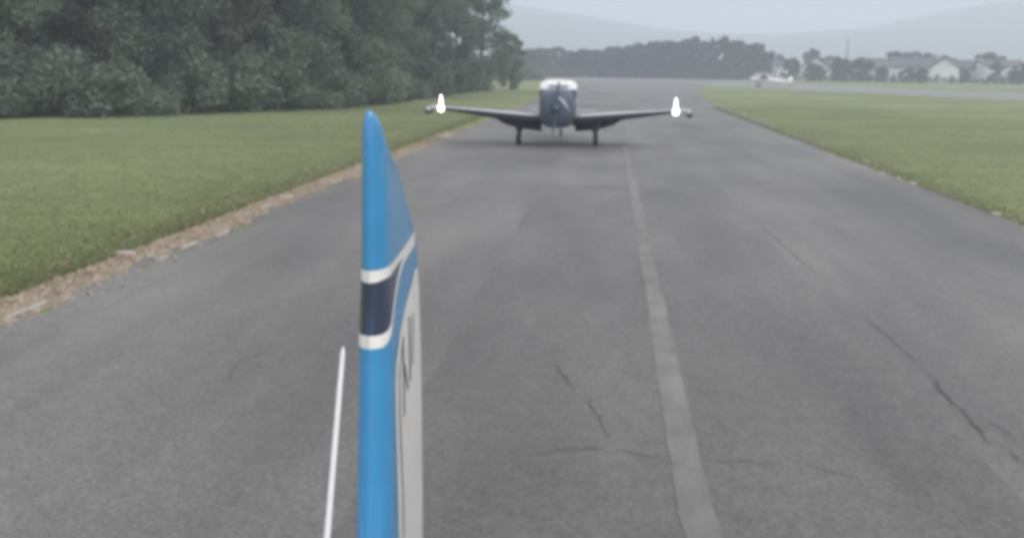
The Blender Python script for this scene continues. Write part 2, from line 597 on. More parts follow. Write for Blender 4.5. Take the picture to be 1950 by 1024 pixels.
PR = [tree_proto(11, 14, 3.9, 1.2, 56, 430, .125, L_dark), tree_proto(12, 13, 3.6, .8, 54, 430, .125, L_mid),
      tree_proto(13, 15, 4.2, 1.8, 60, 430, .13, L_dark), tree_proto(14, 12, 3.0, .3, 52, 430, .12, L_pale, 'hung'),
      tree_proto(15, 13, 3.2, .3, 54, 430, .12, L_mid, 'hung')]
KD = ['dark green', 'mid green', 'tall dark green', 'pale creeper-hung', 'mid green creeper-hung']
front = [  # x, y, proto, scale, description
    (-14.6, 121, 2, 1.0, None), (-15.8, 110, 1, 1.0, None), (-16.8, 101, 0, 1.02, None), (-17.4, 93, 4, 1.05, None),
    (-18.6, 86, 1, 1.0, None), (-18.4, 79, 2, .95, None), (-18.2, 73, 0, 1.0, None), (-18.6, 67.5, 4, 1.0, None),
    (-20.2, 62.5, 0, 1.02, None), (-21.6, 60.0, 3, .98, None), (-24.3, 56.6, 2, 1.0, None), (-26.8, 54.3, 0, 1.0, None),
    (-29.6, 51.5, 4, .95, None), (-31.6, 53.5, 0, 1.05, None), (-33.2, 49.3, 3, 1.0, None), (-37.5, 47, 1, 1.0, None)]
for i, (x, y, p, s, d) in enumerate(front):
    if i == 0: lb = 'tall dark green tree standing against the sky at the right end of the left wood'
    elif i == len(front) - 1: lb = 'mid green tree at the left frame edge, front row of the left wood'
    else: lb = '%s tree, %s from the right end of the left wood' % (KD[p], ORD[i])
    make_tree('broadleaf_tree', PR[p], x, y, s, random.uniform(0, 6.28), lb, 'tree', 'trees of the left wood')
make_tree('young_tree', PR[1], -11.8, 127, .5, 1.0, 'short tree leaning out beyond the right end of the left wood', 'tree', 'trees of the left wood')
back = []
for i in range(14):
    t = i / 13
    x, y = (-23.5, 120 - 52 * (t / .6)) if t < .6 else (-23.5 - 22 * (t - .6) / .4, 66 - 12 * (t - .6) / .4)
    back.append((x + random.uniform(-.8, .8), y + random.uniform(-1, 1)))
back += [(-32.5, 58.5), (-36, 64), (-39, 58)]
for i, (x, y) in enumerate(back):
    make_tree('broadleaf_tree', PR[[0, 2, 1][i % 3]], x, y, 1.15, random.uniform(0, 6.28),
              'dark tree in the second row of the left wood, glimpsed between the front trees', 'tree', 'second row trees of the left wood')
for i in range(9):
    t = i / 8
    x, y = (-29 - 1.0 * i, 112 - 7.5 * i) if i < 6 else (-38 - 6 * (i - 6), 66 - 3 * (i - 6))
    make_tree('broadleaf_tree', PR[[2, 0][i % 2]], x, y, 1.3, random.uniform(0, 6.28),
              'shaded tree deep inside the left wood behind the second row', 'tree', 'deep trees of the left wood')

def shrub_proto(seed, H, rad, n, per, size, m):
    g = random.Random(seed)
    cl, st = [], MB()
    for i in range(n):
        a, q = g.uniform(0, 6.28), rad * math.sqrt(g.random()) * .8
        z = H * g.uniform(.15, .85) * (1 - .4 * q / rad)
        r = g.uniform(.3, .5) * rad
        cl.append((q * math.cos(a), q * math.sin(a), z, r, 1))
        if i % 2 == 0: st.tube([(0, 0, -.05), (q * math.cos(a) * .4, q * math.sin(a) * .4, z * .6), (q * math.cos(a), q * math.sin(a), z)], [.05, .035, .012], 5)
    return st.mesh('stem'), leaves('foliage', cl, per, size, m, seed)
SH = [shrub_proto(31, 2.2, 1.6, 14, 300, .1, L_dark), shrub_proto(32, 1.6, 1.7, 13, 300, .095, L_mid), shrub_proto(33, 2.8, 1.5, 16, 300, .1, L_dark)]
def make_shrub(p, x, y, s, label, group, name='shrub', m=None):
    e = empty(name, (x, y, 0), random.uniform(0, 6.28))
    e.scale = (s, s, s * random.uniform(.9, 1.15))
    tag(e, label, 'shrub', group)
    if not p[0].materials: p[0].materials.append(M_bark)
    link('stem', p[0], e)
    b = link('foliage', p[1], e)
    if m:
        b.material_slots[0].link = 'OBJECT'
        b.material_slots[0].material = m
    return e
line = [(-38, 42.5), (-27.4, 46.2), (-24, 48.8), (-20.8, 53.8), (-18, 58.6), (-15.6, 63.2), (-15.6, 82), (-15, 122)]
seg = []
for (a, b) in zip(line, line[1:]):
    L = math.dist(a, b)
    k = max(1, round(L / 2.9))
    for i in range(k): seg.append((a[0] + (b[0] - a[0]) * i / k, a[1] + (b[1] - a[1]) * i / k))
seg += [(-24.8, 48.2), (-27.5, 49.5), (-31.5, 51.5)]
for i, (x, y) in enumerate(seg):
    make_shrub(SH[[0, 2, 1, 2][i % 4]], x - .6 + random.uniform(-.5, .5), y + random.uniform(-.5, .8), random.uniform(1.05, 1.6),
               'dark leafy undergrowth shrub at the grass edge of the left wood', 'undergrowth shrubs along the left wood')

# bushes on the grass beyond the end of the wood
for i, (x, y, s) in enumerate([(-21, 205, 2.2), (-26, 215, 2.4), (-30, 200, 2.0), (-17.5, 232, 2.0)]):
    make_shrub(SH[1], x, y, s, ['pale bush right of three beyond the end of the left wood', 'pale bush in the middle of three beyond the end of the left wood',
               'pale bush half hidden behind the end of the left wood', 'pale bush farthest out, beyond the grass past the left wood'][i], 'pale bushes beyond the left wood', m=L_pale)

# far wood across the runway
FP = [tree_proto(41, 11, 3.6, .5, 46, 170, .34, L_far), tree_proto(42, 10, 3.2, .5, 46, 170, .34, L_far), tree_proto(43, 11, 2.4, .4, 30, 170, .3, L_far, 'cone')]
far_front = []
xs = [-30, -25.5, -21.5, -17, -13, -8.5, -4, .5, 5, 9.5, 14, 18, 22, 26, 30, 34.5, 39, 43.5, 48]
hs = [8.6, 8.3, 8.6, 9.0, 8.0, 8.4, 8.3, 9.3, 9.6, 10.4, 11.0, 11.2, 11.6, 12.4, 12.2, 12.6, 11.4, 10.6, 8.4]
for i, (x, h_) in enumerate(zip(xs, hs)):
    k = [0, 1, 1, 2, 0, 1, 1, 0, 1, 0, 1, 0, 0, 2, 2, 2, 1, 0, 0][i]
    hp = [11, 10, 11][k]
    make_tree('far_tree', FP[k], x + random.uniform(-.6, .6), 330 + random.uniform(-4, 4), 1.05 if k != 2 else 1.25, random.uniform(0, 6.28),
              'hazy %s tree, %s from the left in the front row of the far wood' % ('pointed' if k == 2 else 'rounded', ORD[i]), 'tree', 'trees of the far wood', sz=h_ / hp)
for i in range(20):
    x = -34 + i * 4.3
    make_tree('far_tree', FP[[0, 1][i % 2]], x + random.uniform(-1, 1), 342 + random.uniform(-3, 3), 1.15, random.uniform(0, 6.28),
              'hazy dark tree in the back row of the far wood', 'tree', 'back row trees of the far wood', sz=lerp(list(zip(xs, hs)), x) / 10.6)
lowp = [shrub_proto(51, 2.6, 2.4, 12, 60, .28, L_far)]
for i in range(21):
    make_shrub(lowp[0], -31 + i * 4.1, 324 + random.uniform(-1.5, 1.5), random.uniform(.9, 1.3),
               'low hazy bush at the foot of the far wood', 'bushes at the foot of the far wood', 'far_bush')

# ------------------------------------------------------------------ houses on the right
M_wall = [mat('render_white', (.68, .68, .68), .9, .06, 1), mat('render_cream', (.6, .59, .56), .9, .06, 1), mat('render_pink', (.52, .48, .48), .9, .06, 1)]
M_roof = [mat('roof_slate', (.075, .08, .09), .8, .2, 2), mat('roof_brown', (.11, .095, .09), .8, .2, 2)]
M_glass = mat('window_glass', (.03, .04, .05), .12, .1, 1)
M_frame = mat('window_frame', (.7, .7, .68), .6, .05, 2)
M_door = mat('door', (.1, .06, .04), .6, .1, 2)
def house(x, y, rz, L, D, h, rh, wm, rm, label, storeys=1, gable_front=False, chimney=True):
    e = empty('house', (x, y, 0), rz)
    tag(e, label, 'house', 'pale houses beyond the airfield')
    w = MB().box(-L / 2, L / 2, 0, D, -.1, h)
    if gable_front:
        w.add([(-L / 2, 0, h), (L / 2, 0, h), (0, 0, h + rh)], [(0, 1, 2)])
        w.add([(-L / 2, D, h), (L / 2, D, h), (0, D, h + rh)], [(2, 1, 0)])
    else:
        w.add([(-L / 2, 0, h), (-L / 2, D, h), (-L / 2, D / 2, h + rh)], [(0, 1, 2)])
        w.add([(L / 2, 0, h), (L / 2, D, h), (L / 2, D / 2, h + rh)], [(2, 1, 0)])
    w.build('wall', wm, e)
    r = MB()
    t, ov = .22, .5
    def slab(p, q, u, v):
        n = (Vector(q) - Vector(p)).cross(Vector(u) - Vector(p)).normalized()
        if n.z < 0: n = -n
        n *= t
        A = [Vector(k) + Vector((0, 0, .02)) for k in (p, q, v, u)]
        B = [k + n for k in A]
        r.add(A + B, [(3, 2, 1, 0), (4, 5, 6, 7), (0, 1, 5, 4), (1, 2, 6, 5), (2, 3, 7, 6), (3, 0, 4, 7)])
    if gable_front:
        k = ov * rh / (L / 2)
        slab((-L / 2 - ov, -ov, h - k), (-L / 2 - ov, D + ov, h - k), (0, -ov, h + rh), (0, D + ov, h + rh))
        slab((L / 2 + ov, -ov, h - k), (L / 2 + ov, D + ov, h - k), (0, -ov, h + rh), (0, D + ov, h + rh))
    else:
        k = ov * rh / (D / 2)
        slab((-L / 2 - ov, -ov, h - k), (L / 2 + ov, -ov, h - k), (-L / 2 - ov, D / 2, h + rh), (L / 2 + ov, D / 2, h + rh))
        slab((-L / 2 - ov, D + ov, h - k), (L / 2 + ov, D + ov, h - k), (-L / 2 - ov, D / 2, h + rh), (L / 2 + ov, D / 2, h + rh))
    rf = r.build('roof', rm, e)
    if chimney:
        cx, cyy = L * .24, D * .5 - (0 if not gable_front else 1)
        MB().box(cx - .35, cx + .35, cyy - .35, cyy + .35, h + rh * .3, h + rh + .7).build('chimney', wm, rf)
    n = max(2, int(L / 2.6))
    for s in range(storeys):
        z0 = 1.0 + s * 2.7
        for i in range(n):
            cx = -L / 2 + L * (i + .5) / n
            if s == 0 and i == n // 2:
                MB().box(cx - .5, cx + .5, -.06, .02, 0, 2.1).build('door', M_door, e)
                continue
            f = MB()
            f.box(cx - .66, cx + .66, -.07, .02, z0 - .08, z0).box(cx - .66, cx + .66, -.07, .02, z0 + 1.3, z0 + 1.38)
            f.box(cx - .66, cx - .58, -.06, .02, z0, z0 + 1.3).box(cx + .58, cx + .66, -.06, .02, z0, z0 + 1.3).box(cx - .03, cx + .03, -.05, .02, z0, z0 + 1.3)
            fo = f.build('window', M_frame, e)
            MB().box(cx - .58, cx + .58, -.03, .015, z0, z0 + 1.3).build('pane', M_glass, fo)
    return e
HY = 300
house(51.5, 318, .1, 6, 8, 4.3, 1.6, M_wall[1], M_roof[0], 'small pale house at the left end of the row, beside the far wood', chimney=False)
house(58.5, 312, -.1, 7, 7, 4.2, 2.3, M_wall[0], M_roof[0], 'white house with a tall dark pointed roof left of the mast', 1, True, False)
house(70.5, 320, .05, 14, 9, 4.2, 1.8, M_wall[2], M_roof[0], 'long low house with a dark roof behind trees right of the mast')
house(76.6, 303, 0, 5, 8, 4.2, 1.3, M_wall[0], M_roof[1], 'narrow white house left of the large white gabled house', chimney=False)
house(88.0, 308, -.05, 17, 10, 4.4, 2.3, M_wall[0], M_roof[0], 'wide white house under the highest dark roof in the row')
house(90.0, 298, -.05, 7.5, 8, 4.2, 2.4, M_wall[0], M_roof[0], 'white gable-fronted house in front of the widest house', 1, True, False)
house(101.5, 309, .06, 12, 9, 4.0, 2.2, M_wall[1], M_roof[0], 'cream house with a long dark roof left of the conical tree')
house(106.5, 302, .02, 9.5, 8, 4.8, 1.3, M_wall[0], M_roof[1], 'white two storey house behind the dark conical tree', 2, False, False)
house(119.5, 307, -.03, 15, 9, 3.4, 2.3, M_wall[2], M_roof[0], 'pinkish house with a low dark roof near the right frame edge')
house(136, 306, .03, 14, 9, 3.6, 2.2, M_wall[1], M_roof[0], 'cream house at the right frame edge, last of the row')

house(63.8, 322, .08, 10, 8, 3.6, 1.8, M_wall[1], M_roof[1], 'low cream house directly behind the foot of the mast', chimney=False)
house(112.0, 318, -.04, 11, 8, 4.6, 1.9, M_wall[0], M_roof[0], 'white house set back between the two storey house and the pinkish house')
house(80.5, 322, .04, 8, 8, 4.8, 1.8, M_wall[1], M_roof[1], 'cream house set back between the narrow white house and the widest white house', chimney=False)
GT = FP[:2] + [FP[2]]
for i, (x, y, k, s, sz, lb) in enumerate([
    (49.5, 300, 0, .7, .56, 'hazy rounded tree between the far wood and the first pale house'),
    (55.0, 300, 1, .62, .5, 'dark tree between the small pale house and the pointed-roof house'),
    (60.2, 328, 0, .75, .85, 'tall tree rising behind the pointed-roof white house'),
    (64.0, 304, 1, .95, .62, 'broad dark tree just left of the mast'),
    (69.0, 302, 0, .95, .6, 'broad dark tree in front of the long low house, right of the mast'),
    (73.6, 300, 1, .7, .4, 'dark tree left of the narrow white house'),
    (81.0, 300, 0, .7, .36, 'dark tree between the narrow white house and the widest white house'),
    (83.6, 296, 1, .6, .38, 'low dark tree in front of the widest white house'),
    (86.0, 330, 0, 1.2, .8, 'tall dark tree behind the widest white house'),
    (95.3, 300, 1, .7, .36, 'low dark tree right of the gable-fronted white house'),
    (98.5, 332, 1, 1.3, .78, 'broad tree behind the cream house'),
    (102.6, 296, 2, 1.15, .56, 'dark conical tree in front of the white two storey house'),
    (107.5, 295, 1, .75, .36, 'low dark tree right of the conical tree'),
    (112.0, 299, 0, .7, .5, 'dark tree between the two storey house and the pinkish house'),
    (113.5, 334, 0, 1.4, .8, 'broad tree behind the pinkish house'),
    (126.5, 298, 1, .8, .42, 'low dark tree between the last two houses at the right'),
    (56.5, 299, 0, .7, .4, 'low dark bushy tree under the pointed-roof white house'),
    (93.0, 334, 0, 1.3, .8, 'broad hazy tree behind the widest white house, right of its tall neighbour'),
    (119.5, 297, 0, .8, .36, 'low dark tree in front of the pinkish house'),
    (66.5, 334, 1, 1.2, .72, 'broad hazy tree behind the mast'),
    (128, 330, 0, 1.4, .74, 'tall tree behind the last house at the right frame edge')]):
    make_tree('garden_tree', GT[k], x, y, s, i * 1.3, lb, 'tree', 'trees among the houses', sz=sz)

# clipped hedge along the far side of the runway
cl = []
for i in range(120):
    x = 50 + i * .9
    cl.append((x, 290 + .04 * (x - 50), .75 + .15 * math.sin(i * 1.7), .85, 1))
hd = empty('hedge', (0, 0, 0))
tag(hd, 'long low dark hedge running in front of all the houses', 'hedge')
link('foliage', leaves('foliage', cl, 50, .22, L_far, 77), hd)
st = MB()
for i in range(0, 120, 4):
    x = 50 + i * .9
    st.tube([(x, 290 + .04 * (x - 50), -.1), (x + .1, 290 + .04 * (x - 50), 1.1)], [.05, .02], 5)
o = st.build('stem', M_bark, hd)
o['kind'] = 'stuff'

# mast
M_steel = mat('galvanised_steel', (.28, .3, .31), .5, .1, 2, metal=.4)
ms = empty('mast', (66.5, 310, 0))
tag(ms, 'tall slender grey mast rising above the house roofs', 'mast')
MB().tube([(0, 0, -.1), (0, 0, 6), (0, 0, 11.6)], [.42, .34, .26], 10).build('pole', M_steel, ms, True)
MB().box(-.6, .6, -.3, .3, -.05, .25).build('base', M_stone, ms)
MB().tube([(0, 0, 11.6), (0, 0, 12.4)], [.07, .04], 6).build('rod', M_steel, ms)

# ------------------------------------------------------------------ small parked high-wing aeroplane
M_white = mat('white_paint', (.74, .75, .75), .35, .05, 2)
M_tyre = mat('tyre', (.025, .025, .026), .8, .2, 10)
M_hub = mat('hub', (.45, .46, .47), .35, .1, 6, metal=.6)
M_dglass = mat('dark_glass', (.02, .03, .04), .08, .1, 2)
def ell(y, zc, rx_, rz_, n=20, p=2.0, x0=0.0):
    out = []
    for k in range(n):
        a = 2 * math.pi * k / n
        c, s = math.cos(a), math.sin(a)
        out.append((x0 + rx_ * math.copysign(abs(c) ** (2 / p), c), y, zc + rz_ * math.copysign(abs(s) ** (2 / p), s)))
    return out
pk = empty('parked_aeroplane', (25.6, 180, 0), R(-86))
tag(pk, 'small white high-wing aeroplane with its tail low, parked far off beside the runway', 'aeroplane')
# local -Y is the nose
MB().loft([ell(-2.5, 1.25, .15, .15), ell(-2.4, 1.25, .36, .36), ell(-1.5, 1.25, .45, .47, p=2.6), ell(-.9, 1.3, .5, .6, p=2.8), ell(.4, 1.3, .5, .62, p=2.8),
           ell(1.4, 1.1, .36, .42), ell(3.0, .86, .2, .25), ell(4.3, .72, .06, .14)]).build('fuselage', M_white, pk, True)
for s in (-1, 1):
    MB().box(s * .512 - .012, s * .512 + .012, -.75, .3, 1.35, 1.75).build('window', M_dglass, pk)
    g = MB().wheel((s * .95, -1.0, .26), .26, .16).build('wheel', M_tyre, pk, True)
    MB().wheel((s * .95, -1.0, .26), .14, .17, 14).build('rim', M_hub, g)
    MB().tube([(s * .4, -.9, .85), (s * .88, -1.0, .28)], [.05, .04], 8).build('gear_leg', M_white, pk)
    MB().tube([(s * .45, -.3, .8), (s * 2.3, -.3, 1.98)], [.04, .04], 8).build('strut', M_white, pk)
rings = []
for x in (-5.2, -5.0, 0, 5.0, 5.2):
    k = .8 if abs(x) > 5.1 else 1
    ch = [(-.75, 0), (-.6, .1), (-.2, .14), (.5, .06), (.75, 0), (.4, -.03), (-.5, -.05)]
    rings.append([(x, -.2 + a * k, 2.06 + b * k) for a, b in ch])
MB().loft(rings).build('wing', M_white, pk, True)
MB().loft([[(-.03, 3.4, .85), (.03, 3.4, .85), (.03, 4.6, .8), (-.03, 4.6, .8)], [(-.03, 3.8, 1.5), (.03, 3.8, 1.5), (.03, 4.7, 1.5), (-.03, 4.7, 1.5)], [(-.02, 4.1, 1.8), (.02, 4.1, 1.8), (.02, 4.55, 1.8), (-.02, 4.55, 1.8)]]).build('tail_fin', M_white, pk, bevel=.01)
MB().box(-1.4, 1.4, 3.5, 4.35, .86, .92).build('tailplane', M_white, pk, bevel=.01)
MB().wheel((0, 4.2, .12), .12, .08, 14).build('tail_wheel', M_tyre, pk, True)
MB().tube([(0, 3.9, .72), (0, 4.2, .12)], [.04, .03], 6).build('tail_spring', M_hub, pk)
MB().box(-.06, .06, -2.62, -2.56, .35, 2.15).build('propeller', M_tyre, pk, bevel=.015)

# ------------------------------------------------------------------ the aeroplane following on the taxiway
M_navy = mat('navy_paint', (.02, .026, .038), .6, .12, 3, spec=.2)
M_cowl = mat('slate_paint', (.06, .085, .125), .5, .12, 2)
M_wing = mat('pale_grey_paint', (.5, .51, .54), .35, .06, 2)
M_flap = mat('grey_blue_paint', (.032, .047, .062), .6, .15, 2, spec=.2)
M_lamp = emat('lit_lamp', (1, 1, .98), 5.0)
M_screen = mat('windscreen_glass', (.022, .032, .045), .4, .1, 2, spec=.15)
fa = empty('low_wing_aeroplane', (-1.72, 36.0, 0), R(1.0))
tag(fa, 'dark low-wing aeroplane with white cabin roof and lit wing tip lamps following along the taxiway', 'aeroplane')
# fuselage: cowl forward (-Y), sitting tail low
MB().loft([ell(-2.32, 1.26, .22, .2, 28, 2.4), ell(-2.25, 1.25, .46, .48, 28, 2.8), ell(-1.9, 1.24, .55, .6, 28, 3.2), ell(-1.2, 1.24, .58, .64, 28, 3.4)]).build('cowling', M_cowl, fa, True)
MB().loft([ell(-1.19, 1.235, .575, .625, 28, 2.9), ell(-.5, 1.23, .59, .63, 28, 3.2), ell(.8, 1.16, .58, .6, 28, 3.0), ell(2.0, .98, .4, .42, 28, 2.4), ell(3.4, .8, .2, .24, 28), ell(4.3, .7, .06, .12, 28)]).build('fuselage', M_navy, fa, True)
# cabin: dark windscreen below, white roof above
def cabr(y, w0, w1, z0, z1):
    return [(-w0, y, z0), (-w1, y, z1), (w1, y, z1), (w0, y, z0)]
MB().loft([cabr(-1.1, .58, .58, 1.60, 1.70), cabr(-.58, .61, .61, 1.58, 1.84), cabr(.9, .57, .54, 1.5, 1.84), cabr(1.7, .38, .34, 1.3, 1.42)]).build('windscreen', M_screen, fa, bevel=.03)
rf = []
for y, w, z0, z1 in ((-.62, .56, 1.80, 1.86), (-.5, .63, 1.80, 2.06), (-.2, .645, 1.80, 2.15), (.5, .63, 1.78, 2.14), (.95, .58, 1.75, 1.98), (1.2, .5, 1.7, 1.82)):
    ring = []
    zc = z0
    for k in range(15):
        a = math.pi * k / 14
        c, s = math.cos(a), math.sin(a)
        ring.append((w * math.copysign(abs(c) ** .55, c), y, zc + (z1 - zc) * abs(s) ** .6))
    rf.append(ring)
MB().loft(rf).build('cabin_roof', M_white, fa, True)
MB().box(-.3, .34, -.66, -.6, 1.93, 1.985).build('roof_window', mat('tinted_glass', (.35, .42, .43), .15, .1, 2), fa)
MB().tube([(.08, -2.3, 1.62), (.26, -2.285, 1.44), (.43, -2.25, 1.2)], [.03, .05, .03], 8).build('cowl_streak', M_wing, fa, True)  # pale diagonal tube across the right side of the cowl front
# propeller at rest
pr = MB()
for s in (-1, 1):
    rings = []
    for t, w, tw in ((.08, .04, .9), (.3, .05, .7), (.6, .05, .6), (.84, .03, .5)):
        rings.append([(a * w * math.cos(tw) - b * .02 * math.sin(tw) + s * t * .10, -2.43 + a * w * math.sin(tw) * .6 + b * .02, 1.27 + s * t) for a, b in ((-1, 0), (0, 1), (1, 0), (0, -1))])
    pr.loft(rings)
p_ = pr.build('propeller', M_cowl, fa)
MB().loft([ell(-2.66, 1.27, .02, .02, 18), ell(-2.58, 1.27, .09, .09, 18), ell(-2.33, 1.27, .16, .16, 18)]).build('spinner', M_cowl, fa, True)

def wz(x):   # wing lower reference height with dihedral
    return .80 + .108 * (abs(x) - .55)
SEC = [(-.5, .0), (-.47, .045), (-.36, .085), (-.1, .1), (.2, .07), (.5, .0), (.2, -.03), (-.1, -.06), (-.36, -.06), (-.47, -.035)]
for s in (-1, 1):
    rings, le = [], []
    for ax in (.5, .9, 2.2, 3.2, 3.75, 3.98):
        ch = lerp([(.5, 1.75), (2.2, 1.5), (3.98, 1.05)], ax)
        tk = lerp([(.5, 1.25), (2.2, 1.0), (3.75, .62), (3.98, .5)], ax) * ch
        rings.append([(s * ax, -.35 + a * ch + (ax - .5) * .04, wz(ax) + b * tk) for a, b in SEC])
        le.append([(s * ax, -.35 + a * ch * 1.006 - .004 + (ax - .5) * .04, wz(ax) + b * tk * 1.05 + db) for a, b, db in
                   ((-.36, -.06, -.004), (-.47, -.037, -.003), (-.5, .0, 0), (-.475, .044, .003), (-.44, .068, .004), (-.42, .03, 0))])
    wg = MB().loft(rings).build('wing', M_wing, fa, True)
    MB().loft(le).build('leading_edge', M_navy, wg, True)  # dark front on pale wing puts shade and sky sheen into the colours
    # lowered flap with raked outer end
    fr = []
    for ax in (.58, 1.4, 1.9, 2.25):
        drop = lerp([(.58, .40), (1.4, .40), (1.9, .30), (2.25, .1)], ax)
        y0 = .42
        z0 = wz(ax) - .02
        fr.append([(s * ax, y0, z0 + .03), (s * ax, y0 + .05 + drop * .8, z0 - drop), (s * ax, y0 + .02 + drop * .8, z0 - drop - .01), (s * ax, y0 - .06, z0 - .05)])
    MB().loft(fr).build('flap', M_flap, fa)
    # wheel-well fairing under the wing, leg and wheel
    gx = s * 1.27
    MB().loft([[(gx + w * math.cos(2 * math.pi * k / 12), -.55 + l * math.sin(2 * math.pi * k / 12), z) for k in range(12)] for z, w, l in ((.86, .17, .34), (.6, .15, .3), (.44, .09, .2))]).build('gear_fairing', M_flap, fa, True)
    MB().tube([(gx, -.55, .5), (gx + s * .02, -.56, .19)], [.075, .06], 10).build('gear_leg', M_navy, fa, True)
    w_ = MB().wheel((gx + s * .02, -.56, .19), .19, .17, 22).build('wheel', M_tyre, fa, True)
    MB().wheel((gx + s * .02, -.56, .19), .1, .18, 14).build('rim', M_hub, w_)
    # wing tip: lit lamp, its glare modelled as a glowing spire above, dark pod outboard
    tx, tz = s * 3.9, wz(3.9)
    lamp = []
    for z, w in ((-.11, .02), (-.095, .06), (-.05, .095), (.0, .105), (.04, .095), (.075, .07), (.12, .05), (.2, .04), (.32, .028), (.46, .006)):
        lamp.append([(tx + w * math.cos(2 * math.pi * k / 16), -.72 + w * .8 * math.sin(2 * math.pi * k / 16), tz + z) for k in range(16)])
    MB().loft(lamp).build('wing_tip_lamp_glare', M_lamp, fa, True)
    px_ = s * 4.38
    pod = MB().loft([[(px_ + r_ * math.cos(2 * math.pi * k / 14), y_, tz - .1 + zz + 1.45 * r_ * math.sin(2 * math.pi * k / 14)) for k in range(14)]
                     for y_, r_, zz in ((-.95, .02, 0), (-.8, .06, 0), (-.4, .085, 0), (.2, .08, .02), (.6, .03, .05))]).build('wing_tip_pod', M_flap, fa, True)
    MB().loft([[(px_ + (r_ + .006) * math.cos(a), y_, tz - .1 + (1.45 * r_ + .02) * math.sin(a)) for a in [math.pi * (.12 + .76 * k / 8) for k in range(9)]]
               for y_, r_ in ((-.85, .05), (-.4, .085), (.1, .08))], cap=False, closed=False).build('pod_cap', M_wing, pod)
    MB().tube([(tx + s * .08, -.45, tz + .06), (px_, -.45, tz + .02)], [.05, .04], 8).build('tip_stub', M_wing, fa, True)
    # tailplane half
    MB().loft([[(s * x, y_ , .98 + dz) for y_, dz in ((3.25 + k, 0), (3.45 + k, .03), (4.15, .0), (3.45 + k, -.03))] for x, k in ((.05, 0), (.9, .12), (1.3, .2))]).build('tailplane', M_wing, fa, True)
MB().loft([[(-.03, 3.3, .85), (.03, 3.3, .85), (.015, 4.5, .75), (-.015, 4.5, .75)], [(-.025, 3.75, 1.35), (.025, 3.75, 1.35), (.012, 4.55, 1.35), (-.012, 4.55, 1.35)],
           [(-.02, 4.05, 1.68), (.02, 4.05, 1.68), (.01, 4.5, 1.68), (-.01, 4.5, 1.68)]]).build('tail_fin', M_navy, fa, bevel=.008)
MB().tube([(0, 3.8, .7), (0, 3.95, .4), (0, 4.0, .14)], [.045, .04, .035], 8).build('tail_leg', M_hub, fa, True)
MB().wheel((0, 4.0, .13), .13, .09, 16).build('tail_wheel', M_tyre, fa, True)

# ------------------------------------------------------------------ own aeroplane: blue tail fin close to the camera
def paint(name, col, rough=.3):
    m = mat(name, col, rough, .06, 5)
    m.node_tree.nodes['Principled BSDF'].inputs['Coat Weight'].default_value = .4
    m.node_tree.nodes['Principled BSDF'].inputs['Coat Roughness'].default_value = .12
    return m
M_blue = paint('blue_paint', (.045, .27, .54), .25)
M_fwhite = paint('fin_white', (.83, .82, .79))
M_band = paint('dark_band', (.032, .045, .085))
M_mark = mat('mark_ink', (.05, .045, .06), .5, .2, 8)
M_seam = mat('seam', (.2, .19, .18), .7, .2, 8)
XF, YF, ZF = -.757, 3.3, 2.5
own = empty('blue_aeroplane', (XF, 1.0, 0))
tag(own, 'blue and white aeroplane close to the camera, seen as its tail fin and whip antenna', 'aeroplane')
TE = [(.135, .015), (.15, .06), (.19, .14), (.23, .22), (.28, .30), (.36, .43), (.47, .57), (.58, .70), (.70, .80), (.9, .86), (1.2, .90), (1.8, .92)]
LE = [(.135, .004), (.16, -.006), (.22, -.012), (.7, -.02), (1.1, -.05), (1.8, -.12)]
TM = [(.135, .006), (.15, .018), (.18, .029), (.24, .037), (.4, .042), (.65, .045), (.95, .056), (1.8, .064)]
def half(c, d, e=0.0):
    c0, c1, tm = lerp(LE, d), lerp(TE, d), lerp(TM, d)
    L = c1 - c0
    s = min(max(c - c0, 0), L)
    b = min(.11, L * .4)
    if s < b: h_ = tm * math.sqrt(max(0, 1 - (1 - s / b) ** 2))
    else: h_ = tm * max(0, 1 - (s - b) / (L - b)) ** .85
    return max(h_, .0025) + e
def fp(c, d, side, e=0.0):
    """a point on the fin skin, in the aeroplane's own coordinates"""
    return (side * half(c, d, e), YF - 1.0 + c, ZF - d)
NS = 18
def section(d):
    c0, c1 = lerp(LE, d), lerp(TE, d)
    cs = [c0 + (c1 - c0) * (1 - math.cos(math.pi / 2 * i / NS)) ** 1.25 for i in range(NS + 1)]
    ring = [fp(c, d, 1) for c in cs[::-1]]
    ring[-1] = (0, YF - 1 + c0, ZF - d)
    return ring + [fp(c, d, -1) for c in cs[1:]]
ds = [.135, .14, .147, .156, .167, .18, .2, .22, .25] + [.28 + i * .03 for i in range(60)]
fin = MB().loft([section(d) for d in ds]).build('tail_fin', M_blue, own, True)
fin['label'] = 'bright blue tail fin with rounded tip'

def wrap(name, cols, m, e=.0015, nr=6, cmax_left=None, le=True):
    """paint laid over the fin: cols = (c, d_top, d_bottom) on the right side, mirrored round the leading edge"""
    seq = [(c, a, b, -1) for c, a, b in reversed(cols)] + [(c, a, b, 1) for c, a, b in cols]
    vs, fs = [], []
    for (c, a, b, sd_) in seq:
        for k in range(nr + 1):
            d = a + (b - a) * k / nr
            c0 = lerp(LE, d)
            cc = max(c0 + c, c0)
            x, y_, z_ = fp(cc, d, sd_, e)
            if c < .004: y_ -= e; x = sd_ * .004
            vs.append((x, y_ - e * .5, z_))
    for i in range(len(seq) - 1):
        for k in range(nr):
            q = i * (nr + 1) + k
            fs.append((q, q + nr + 1, q + nr + 2, q + 1))
    return MB().add(vs, fs).build(name, m, fin, True)
CC = [.0, .002, .006, .012, .02, .03, .045, .065, .09, .12, .16, .2, .25, .31, .38, .42, .46, .54, .62, .7, .78]
T0 = [(0, .648), (.3, .646), (.7, .64)]
T1 = [(0, .688), (.04, .683), (.3, .676), (.7, .668)]
